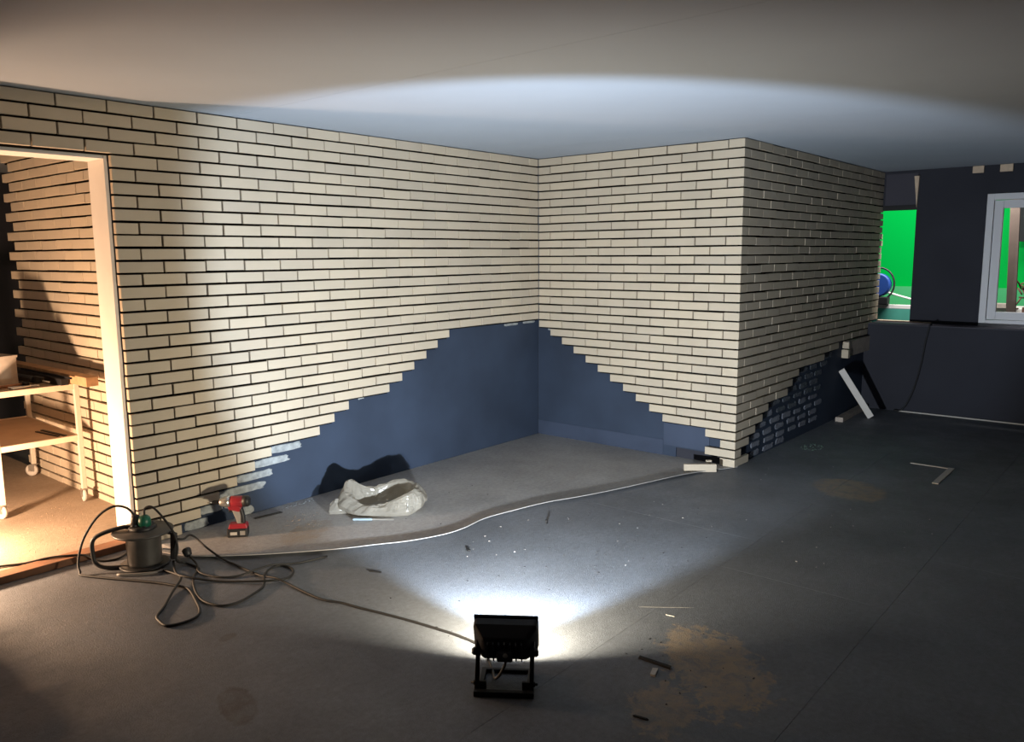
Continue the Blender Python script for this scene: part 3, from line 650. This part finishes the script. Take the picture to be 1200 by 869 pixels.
for i in range(nx):
    row = []
    for j in range(ny):
        u, v = i/(nx-1), j/(ny-1); x = -0.335 + 0.15*u; zt = 0.095*(1-abs(u-0.30)*1.35)
        q = mn.noise(Vector((u*4, v*4, 7.1)))
        row.append(bm.verts.new((x + 0.010*q, -0.075 + 0.055*v + 0.02*q*v, max(0.003, v*zt*(1+0.3*q)) )))
    gv.append(row)
for i in range(nx-1):
    for j in range(ny-1): bm.faces.new((gv[i][j], gv[i+1][j], gv[i+1][j+1], gv[i][j+1]))
obj('bag_flap', bm, 'film', bt)

# scraper in front of the bag
t = thing('scraper_knife', 'slim knife with a pale blue handle in front of the plastic bag', 'knife', (-2.655, -0.655, 0.006), math.atan2(-0.15, 0.12))
bm = B(); cbox(bm, (0, 0, 0.008), (0.125, 0.022, 0.014)); obj('handle', bm, mat('pale_blue_plastic', (0.24, 0.31, 0.36), 0.4), t, bevel=0.005)
bm = B(); prism(bm, [(0.062, -0.004+0.007), (0.20, 0.004), (0.20, 0.006), (0.062, 0.010)], -0.006, 0.006); obj('blade', bm, 'chrome', t)

# ------------------------------------------------------------------ loose pieces at the outer corner
o = obj('loose_brick', boxes(((0, 0, 0), (0.249, 0.030, 0.0615))), 'brick', bevel=0.002)
o.matrix_world = Matrix.Translation((-0.353, -1.700, 0.004)) @ Matrix.Rotation(math.atan2(-0.195, 0.155), 4, 'Z'); tag(o, 'loose cream brick slip standing on the floor at the outer corner', 'brick')
o = obj('brick_offcut', boxes(((0, 0, 0), (0.040, 0.028, 0.070))), 'brick', bevel=0.002)
o.matrix_world = Matrix.Translation((-0.170, -1.80, 0.004)) @ Matrix.Rotation(-0.7, 4, 'Z'); tag(o, 'small brick offcut upright behind the loose brick slip', 'brick offcut')

# big plate at the far end of the right wall
t = thing('hanging_plate', 'grey-brown plate with broken brick ends fixed under the last bricks of the right wall', 'plate', (2.56, YB, 0.62))
bm = B(); box(bm, (0.012, -0.026, 0.006), (0.70, 0.028, 0.163)); obj('plate', bm, 'greybrown', t, bevel=0.003)
bm = B(); box(bm, (-0.030, -0.036, 0.090), (0.010, 0.028, 0.158)); obj('brick_end', bm, 'brick', t, bevel=0.004)
bm = B(); box(bm, (-0.050, -0.040, -0.006), (0.010, 0.028, 0.080)); obj('brick_end', bm, 'brick', t, bevel=0.004)

# leaning batten, lying timber, floor strip
t0, t1 = Vector((2.665, -2.195, 0.012)), Vector((2.46, -1.945, 0.50))
d = (t1-t0).normalized()
bm = B(); beam(bm, t0 - d*0.0, t1, 0.062, 0.016, upv=(-0.85, -0.5, 0.1)); o = obj('white_batten', bm, 'white', bevel=0.001); tag(o, 'white flat batten leaning against the navy panel near the far corner', 'batten')
bm = B(); beam(bm, (2.285, -2.005, 0.024), (3.18, -1.975, 0.024), 0.075, 0.045); tag(obj('floor_timber', bm, 'greybrown', bevel=0.002), 'squared timber lying along the foot of the right wall', 'timber')
bm = B(); bm2 = None
box(bm, (1.02, -3.245, 0.0), (1.045, -2.975, 0.004)); box(bm, (0.51, -3.29, 0.0), (1.045, -3.247, 0.006)); tag(obj('angle_strip', bm, 'debrispale'), 'pale metal angle strip lying on the dark floor to the right', 'metal strip')
cord('wall_cable', [(XP+0.03, -2.565, 0.930), (XP-0.008, -2.556, 0.925), (XP-0.012, -2.550, 0.88), (XP-0.012, -2.527, 0.755), (XP-0.012, -2.50, 0.531), (XP-0.014, -2.457, 0.302), (XP-0.022, -2.40, 0.12), (XP-0.045, -2.34, 0.022), (XP-0.06, -2.27, 0.012)], 0.0085, 'black cable hanging over the low wall down to the floor', 'blackmetal')

# wooden shims and wedge at the window wall
for i, (y0, y1, zt, zb, lab) in enumerate(((-2.79, -2.89, CEIL-0.004, CEIL-0.072, 'pale wooden block under the ceiling above the left side of the window'), (-3.03, -3.14, CEIL-0.004, CEIL-0.074, 'pale wooden block under the ceiling nearer the right picture edge'))):
    tag(obj('wooden_block', boxes(((XD-0.03, y1, zb), (XD-0.001, y0, zt))), 'palewood', bevel=0.002), lab, 'wood block', 'wooden blocks under the ceiling')
bm = B(); v = [bm.verts.new((XD-0.03 if k < 3 else XD-0.001, y, z)) for k, (y, z) in enumerate(((-2.252, 2.46), (-2.300, 2.46), (-2.290, 2.13), (-2.252, 2.46), (-2.300, 2.46), (-2.290, 2.13)))]
bm.faces.new(v[:3]); bm.faces.new(v[3:]); [bm.faces.new((v[k], v[(k+1) % 3], v[3+(k+1) % 3], v[3+k])) for k in range(3)]
tag(obj('wooden_wedge', bm, 'palewood'), 'long thin wooden wedge beside the open slot in the dark wall', 'wedge')

# ------------------------------------------------------------------ tool cart in the room behind the doorway
CZ = 0.026
t = thing('tool_cart', 'pale steel trolley with two board shelves on castors behind the doorway', 'cart', (-3.86, 1.60, CZ), R(-2))
W2, L2 = 0.245, 0.50
for sx in (-1, 1):
    for sy in (-1, 1):
        x, y = sx*W2, sy*L2
        bm = B(); box(bm, (x-0.015, y-0.015, 0.095), (x+0.015, y+0.015, 0.82)); lg = obj('leg', bm, 'galv', t, bevel=0.002)
        ang = random.uniform(-0.6, 0.6) + 0.3
        bm = B(); me = None
        cbox(bm, (0, 0, 0.091), (0.046, 0.046, 0.005)); box(bm, (-0.019, -0.010, 0.038), (-0.015, 0.034, 0.088)); box(bm, (0.015, -0.010, 0.038), (0.019, 0.034, 0.088))
        me = to_mesh(bm, 'castor_fork'); me.transform(Matrix.Translation((x, y, 0)) @ Matrix.Rotation(ang, 4, 'Z')); fk = obj('castor_fork', me, 'chrome', t)
        bm = B(); lathe(bm, [(0.030, -0.013), (0.044, -0.011), (0.046, 0.0), (0.044, 0.011), (0.030, 0.013)], 20, (0, 0, 0), 'X'); me = to_mesh(bm, 'castor_wheel')
        me.transform(Matrix.Translation((x, y, 0)) @ Matrix.Rotation(ang, 4, 'Z') @ Matrix.Translation((0, 0.018, 0.046))); wh = obj('castor_wheel', me, 'debrispale', fk)
for z in (0.45, 0.80):
    bm = B(); box(bm, (-W2+0.012, -L2+0.010, z), (W2-0.012, L2-0.010, z+0.014)); sh = obj('shelf', bm, 'board', t)
    bm = B(); s = 0.024
    box(bm, (-W2-0.012, -L2-0.012, z-0.018), (W2+0.012, -L2+0.009, z+0.020)); obj('shelf_edge', bm, 'boardedge', t, bevel=0.002)
    bm = B(); box(bm, (-W2-0.012, L2-0.009, z-0.018), (W2+0.012, L2+0.012, z+0.020)); obj('shelf_edge', bm, 'boardedge', t, bevel=0.002)
    for sx in (-1, 1):
        bm = B(); box(bm, (sx*W2-0.010, -L2+0.016, z-0.010), (sx*W2+0.010, L2-0.016, z+0.010)); obj('side_rail', bm, 'galv', t, bevel=0.002)
CT = CZ + 0.8145
# things on the cart
bm = B(); beam(bm, (-3.640, 0.80, CT+0.045), (-3.655, 2.15, CT+0.045), 0.075, 0.060); tag(obj('timber_beam', bm, 'wood', bevel=0.002), 'squared timber overhanging the end of the trolley top', 'timber')
bm = B(); beam(bm, (-3.716, 1.04, CT+0.030), (-3.722, 2.06, CT+0.030), 0.050, 0.045); tag(obj('black_rail', bm, 'blackmetal', bevel=0.003), 'long black metal rail lying on the trolley top', 'rail')
bm = B(); beam(bm, (-3.705, 0.96, CT+0.060), (-3.73, 1.75, CT+0.060), 0.012, 0.012); tag(obj('thin_rod', bm, 'blackmetal'), 'thin dark rod sticking out past the trolley end', 'rod')
# bin
bm = B()
for lo, hi in (((-.075, -.10, 0), (.075, .10, .006)), ((-.08, -.105, 0), (-.074, .105, .195)), ((.074, -.105, 0), (.08, .105, .195)), ((-.074, -.105, 0), (.074, -.099, .195)), ((-.074, .099, 0), (.074, .105, .195)), ((-.086, -.111, .188), (.086, -.105, .202)), ((-.086, .105, .188), (.086, .111, .202)), ((-.086, -.105, .188), (-.080, .105, .202)), ((.080, -.105, .188), (.086, .105, .202))): box(bm, lo, hi)
o = obj('storage_bin', bm, 'greybrown'); o.location = (-3.990, 1.43, CT+0.0005); o.rotation_euler.z = R(12); tag(o, 'open grey-brown bin at the left of the trolley top', 'bin')
# pliers, hammer, gun-like sealant tool, small block
t = thing('hammer', 'hammer with a dark handle lying in front of the bin on the trolley', 'hammer', (-3.985, 1.235, CT+0.002), R(5))
bm = B(); tube(bm, [(-0.10, 0, 0.014), (0, 0, 0.014), (0.09, 0, 0.016)], 0.011, 8, 3); obj('handle', bm, 'redwood', t)
bm = B(); cbox(bm, (0.095, 0, 0.016), (0.028, 0.095, 0.028)); obj('head', bm, 'blackmetal', t, bevel=0.004)
t = thing('sealant_gun', 'dark sealant gun lying across the middle of the trolley top', 'sealant gun', (-3.822, 1.38, CT+0.001), R(-82))
bm = B(); tube(bm, [(-0.16, 0, 0.032), (0, 0, 0.032), (0.10, 0, 0.032)], 0.026, 12, 3); obj('barrel', bm, 'black', t)
bm = B(); tube(bm, [(0.10, 0, 0.032), (0.27, 0, 0.030)], 0.005, 8, 2); obj('push_rod', bm, 'chrome', t)
bm = B(); prism(bm, [(0.10, 0.008), (0.13, 0.008), (0.19, 0.020), (0.20, 0.055), (0.10, 0.060)], -0.012, 0.012); obj('grip', bm, 'black', t, bevel=0.004)
t = thing('pliers', 'steel pliers lying open near the front edge of the trolley top', 'pliers', (-3.905, 1.150, CT+0.002), R(-4))
bm = B(); tube(bm, [(-0.10, 0.030, 0.010), (-0.03, 0.016, 0.010), (0.02, 0.0, 0.010), (0.07, -0.006, 0.010)], 0.0075, 8, 4); obj('handle', bm, 'chrome', t)
bm = B(); tube(bm, [(-0.10, -0.030, 0.0105), (-0.03, -0.016, 0.0105), (0.02, 0.0, 0.0115), (0.07, 0.006, 0.0105)], 0.0075, 8, 4); obj('handle', bm, 'chrome', t)
o = obj('metal_profile', boxes(((-0.010, -0.16, 0), (0.010, 0.16, 0.006))), 'blackmetal'); o.location = (-3.72, 1.30, CZ+0.4645); o.rotation_euler.z = R(6); tag(o, 'dark thin profile on the lower trolley shelf, the inner one', 'profile', 'dark profiles on the lower shelf')
o = obj('metal_profile', boxes(((-0.008, -0.14, 0), (0.008, 0.14, 0.006))), 'blackmetal'); o.location = (-3.76, 1.30, CZ+0.4645); o.rotation_euler.z = R(8); tag(o, 'dark thin profile on the lower trolley shelf, the outer one', 'profile', 'dark profiles on the lower shelf')

# ------------------------------------------------------------------ beyond the window wall
tag(obj('green_backdrop', boxes(((7.5, -7, -0.01), (7.56, 2.5, 5.0))), 'greenscreen'), 'bright green studio backdrop beyond the window wall', 'backdrop')
tag(obj('backdrop_skirt', boxes(((7.30, -7, 0.0), (7.495, 2.5, 1.15))), 'palegreen'), 'pale green draped step at the foot of the backdrop', 'drape')
t = thing('rail_panel', 'teal panel with a white top rail seen through the open slot', 'railing', (4.2, -1.6, 0))
bm = B(); box(bm, (-0.012, -0.95, 0.0), (0.012, 0.6, 1.020)); obj('panel', bm, 'teal', t)
bm = B(); box(bm, (-0.013, -0.95, 1.021), (0.045, 0.6, 1.066)); obj('top_rail', bm, 'white', t, bevel=0.004)
bm = B(); tube(bm, [(4.47, -1.60, 1.26), (4.45, -1.82, 1.19), (4.43, -2.25, 1.075), (4.43, -2.42, 1.02), (4.43, -2.48, 0.5), (4.43, -2.48, 0.0)], 0.012, 8, 3); tag(obj('white_pipe', bm, 'white'), 'thin white pipe slanting down behind the open slot', 'pipe')
t = thing('hose_reel', 'blue drum reel with a black hoop just behind the end of the brick wall', 'reel', (4.16, -1.78, 1.067))
bm = B(); lathe(bm, [(0.12, -0.05), (0.135, -0.045), (0.135, 0.045), (0.12, 0.05)], 28, (0, 0, 0.225), 'X'); obj('drum', bm, 'blueplastic', t)
bm = B(); tube(bm, [(0, 0.17*math.cos(a), 0.235 + 0.19*math.sin(a)) for a in [k*math.pi*1.9/14 - 1.3 for k in range(15)]], 0.011, 8, 3); obj('hoop', bm, 'black', t)
bm = B(); box(bm, (-0.05, -0.12, 0.0), (0.05, 0.12, 0.09)); obj('foot', bm, 'black', t, bevel=0.01)
bm = B(); beam(bm, (4.2, -3.155, 0.0), (4.2, -3.075, 2.5), 0.088, 0.045, upv=(1, 0, 0)); tag(obj('timber_stud', bm, 'stud'), 'brown upright timber stud right behind the window glass', 'stud')
tag(obj('dark_drape', boxes(((7.2, -6.5, 1.80), (7.24, -2.66, 4.2))), 'darkcloth'), 'dark drape high behind the window against the backdrop', 'drape')
tag(obj('white_crate', boxes(((5.0, -4.2, 0.0), (5.5, -2.60, 1.02))), 'white', bevel=0.01), 'low white box standing behind the window', 'box')
tag(obj('grey_block', boxes(((4.9, -3.05, 1.021), (5.02, -2.82, 1.075))), 'greybrown', bevel=0.004), 'grey block on the white box behind the window', 'block')
bm = B(); rnd = random.Random(11)
for k in range(34):
    z0 = 1.03 + rnd.uniform(0, 0.30); y0 = -3.12 - rnd.uniform(0.0, 0.35); x0 = 4.55 + rnd.uniform(-0.1, 0.1)
    tube(bm, [(x0, y0, z0), (x0 + rnd.uniform(-.06, .06), y0 + rnd.uniform(-.08, .05), z0 + rnd.uniform(.0, .10)), (x0 + rnd.uniform(-.1, .1), y0 + rnd.uniform(-.12, .10), z0 + rnd.uniform(-.02, .16))], 0.009, 5, 3)
box(bm, (4.50, -3.50, 0.0), (4.62, -3.18, 1.06))
tag(obj('dry_branches', bm, 'twig'), 'reddish-brown dry branches behind the window at the right picture edge', 'branches')

# ------------------------------------------------------------------ litter on the floor
def chip(name, x, y, L, wd, h, rot, mtl, label, cat='debris', z=0.0, group=None):
    bm = B(); v = box(bm, (-L/2, -wd/2, 0), (L/2, wd/2, h))
    for q in v: q.co.x *= random.uniform(0.75, 1.1); q.co.y *= random.uniform(0.6, 1.2)
    o = obj(name, bm, mtl); o.location = (x, y, z); o.rotation_euler.z = R(rot); return tag(o, label, cat, group)
chip('black_stick', -3.052, -3.012, 0.155, 0.014, 0.010, -88, 'debris', 'black short stick on the dust patch right of the floodlight', 'stick')
chip('paper_scrap', -3.125, -3.045, 0.06, 0.02, 0.008, 20, 'debrispale', 'pale crumpled scrap beside the black stick on the dust', 'scrap')
chip('black_sliver', -3.432, -3.168, 0.055, 0.012, 0.006, -80, 'debris', 'small black sliver at the lower edge of the dust patch', 'scrap')
chip('metal_sliver', -2.55, -2.78, 0.26, 0.004, 0.0008, -53, 'grey', 'long thin pale sliver right of the lit floor', 'scrap')
chip('screw', -2.62, -2.84, 0.045, 0.004, 0.003, -80, 'debrispale', 'tiny pale screw above the dust patch', 'screw')
chip('dark_peg', -1.953, -1.592, 0.018, 0.014, 0.022, 20, 'debris', 'small dark peg standing on the brightly lit floor', 'peg')
chip('dark_scrap', -2.605, -1.533, 0.035, 0.018, 0.010, 60, 'debris', 'dark scrap below the middle of the curled floor edge', 'scrap')
chip('dark_splinter', -3.147, -1.36, 0.075, 0.014, 0.006, -70, 'debris', 'dark splinter at the left edge of the light beam', 'splinter')
chip('black_spacer', -2.98, -0.10, 0.20, 0.012, 0.010, -8, 'debris', 'thin black strip on the floor behind the impact driver', 'strip', z=0.0045)
rnd = random.Random(21)
def scatter(name, regions, mtl, label, cat, n, zf):
    bm = B()
    for k in range(n):
        cx, cy, rx_, ry_ = rnd.choice(regions); a = rnd.uniform(0, 6.28); q = math.sqrt(rnd.random())
        x, y = cx + rx_*q*math.cos(a), cy + ry_*q*math.sin(a); s = rnd.uniform(0.0012, 0.0042)
        cbox(bm, (x, y, zf + s*0.3), (s*rnd.uniform(1, 3.2), s, s*0.6), (0, 0, rnd.uniform(0, 3.14)))
    return tag(obj(name, bm, mtl), label, cat, kind='stuff')
scatter('dark_crumbs', [(-2.0, -0.75, 0.9, 0.4), (-1.3, -1.9, 0.7, 0.4), (-2.2, -1.8, 0.6, 0.4)], 'debris', 'dark crumbs scattered over the lit floor', 'crumbs', 60, 0.004)
scatter('dark_grit', [(-2.3, -2.2, 0.6, 0.5), (-3.0, -3.1, 0.4, 0.3), (-1.2, -2.5, 0.9, 0.5), (-3.2, -1.9, 0.4, 0.5)], 'debris', 'dark grit on the floor around the floodlight beam', 'grit', 90, 0.0)
scatter('pale_grit', [(-1.5, -2.2, 0.9, 0.4), (-0.9, -3.1, 0.8, 0.5), (0.3, -2.4, 0.8, 0.3), (-2.2, -1.6, 0.5, 0.2)], 'debrispale', 'pale grit on the floor towards the outer brick corner', 'grit', 60, 0.0)
scatter('wood_shavings', [(-2.98, -0.45, 0.16, 0.10), (-2.85, -0.30, 0.12, 0.06)], 'debriswood', 'wood shavings on the floor left of the plastic bag', 'shavings', 70, 0.004)
scatter('plaster_crumbs', [(-2.95, -0.03, 0.35, 0.05), (-2.6, -0.02, 0.3, 0.04)], 'adhesive', 'grey plaster crumbs at the foot of the navy wall', 'crumbs', 80, 0.004)
scatter('room_litter', [(-4.05, 0.75, 0.35, 0.25), (-3.85, 1.3, 0.2, 0.4), (-4.2, 0.4, 0.3, 0.15)], 'debriswood', 'wood chips on the floor of the room behind the doorway', 'chips', 60, 0.026)
scatter('green_scraps', [(1.08, -2.17, 0.14, 0.09)], 'netting', 'tangle of greenish scraps on the floor by the right wall', 'scraps', 90, 0.0)
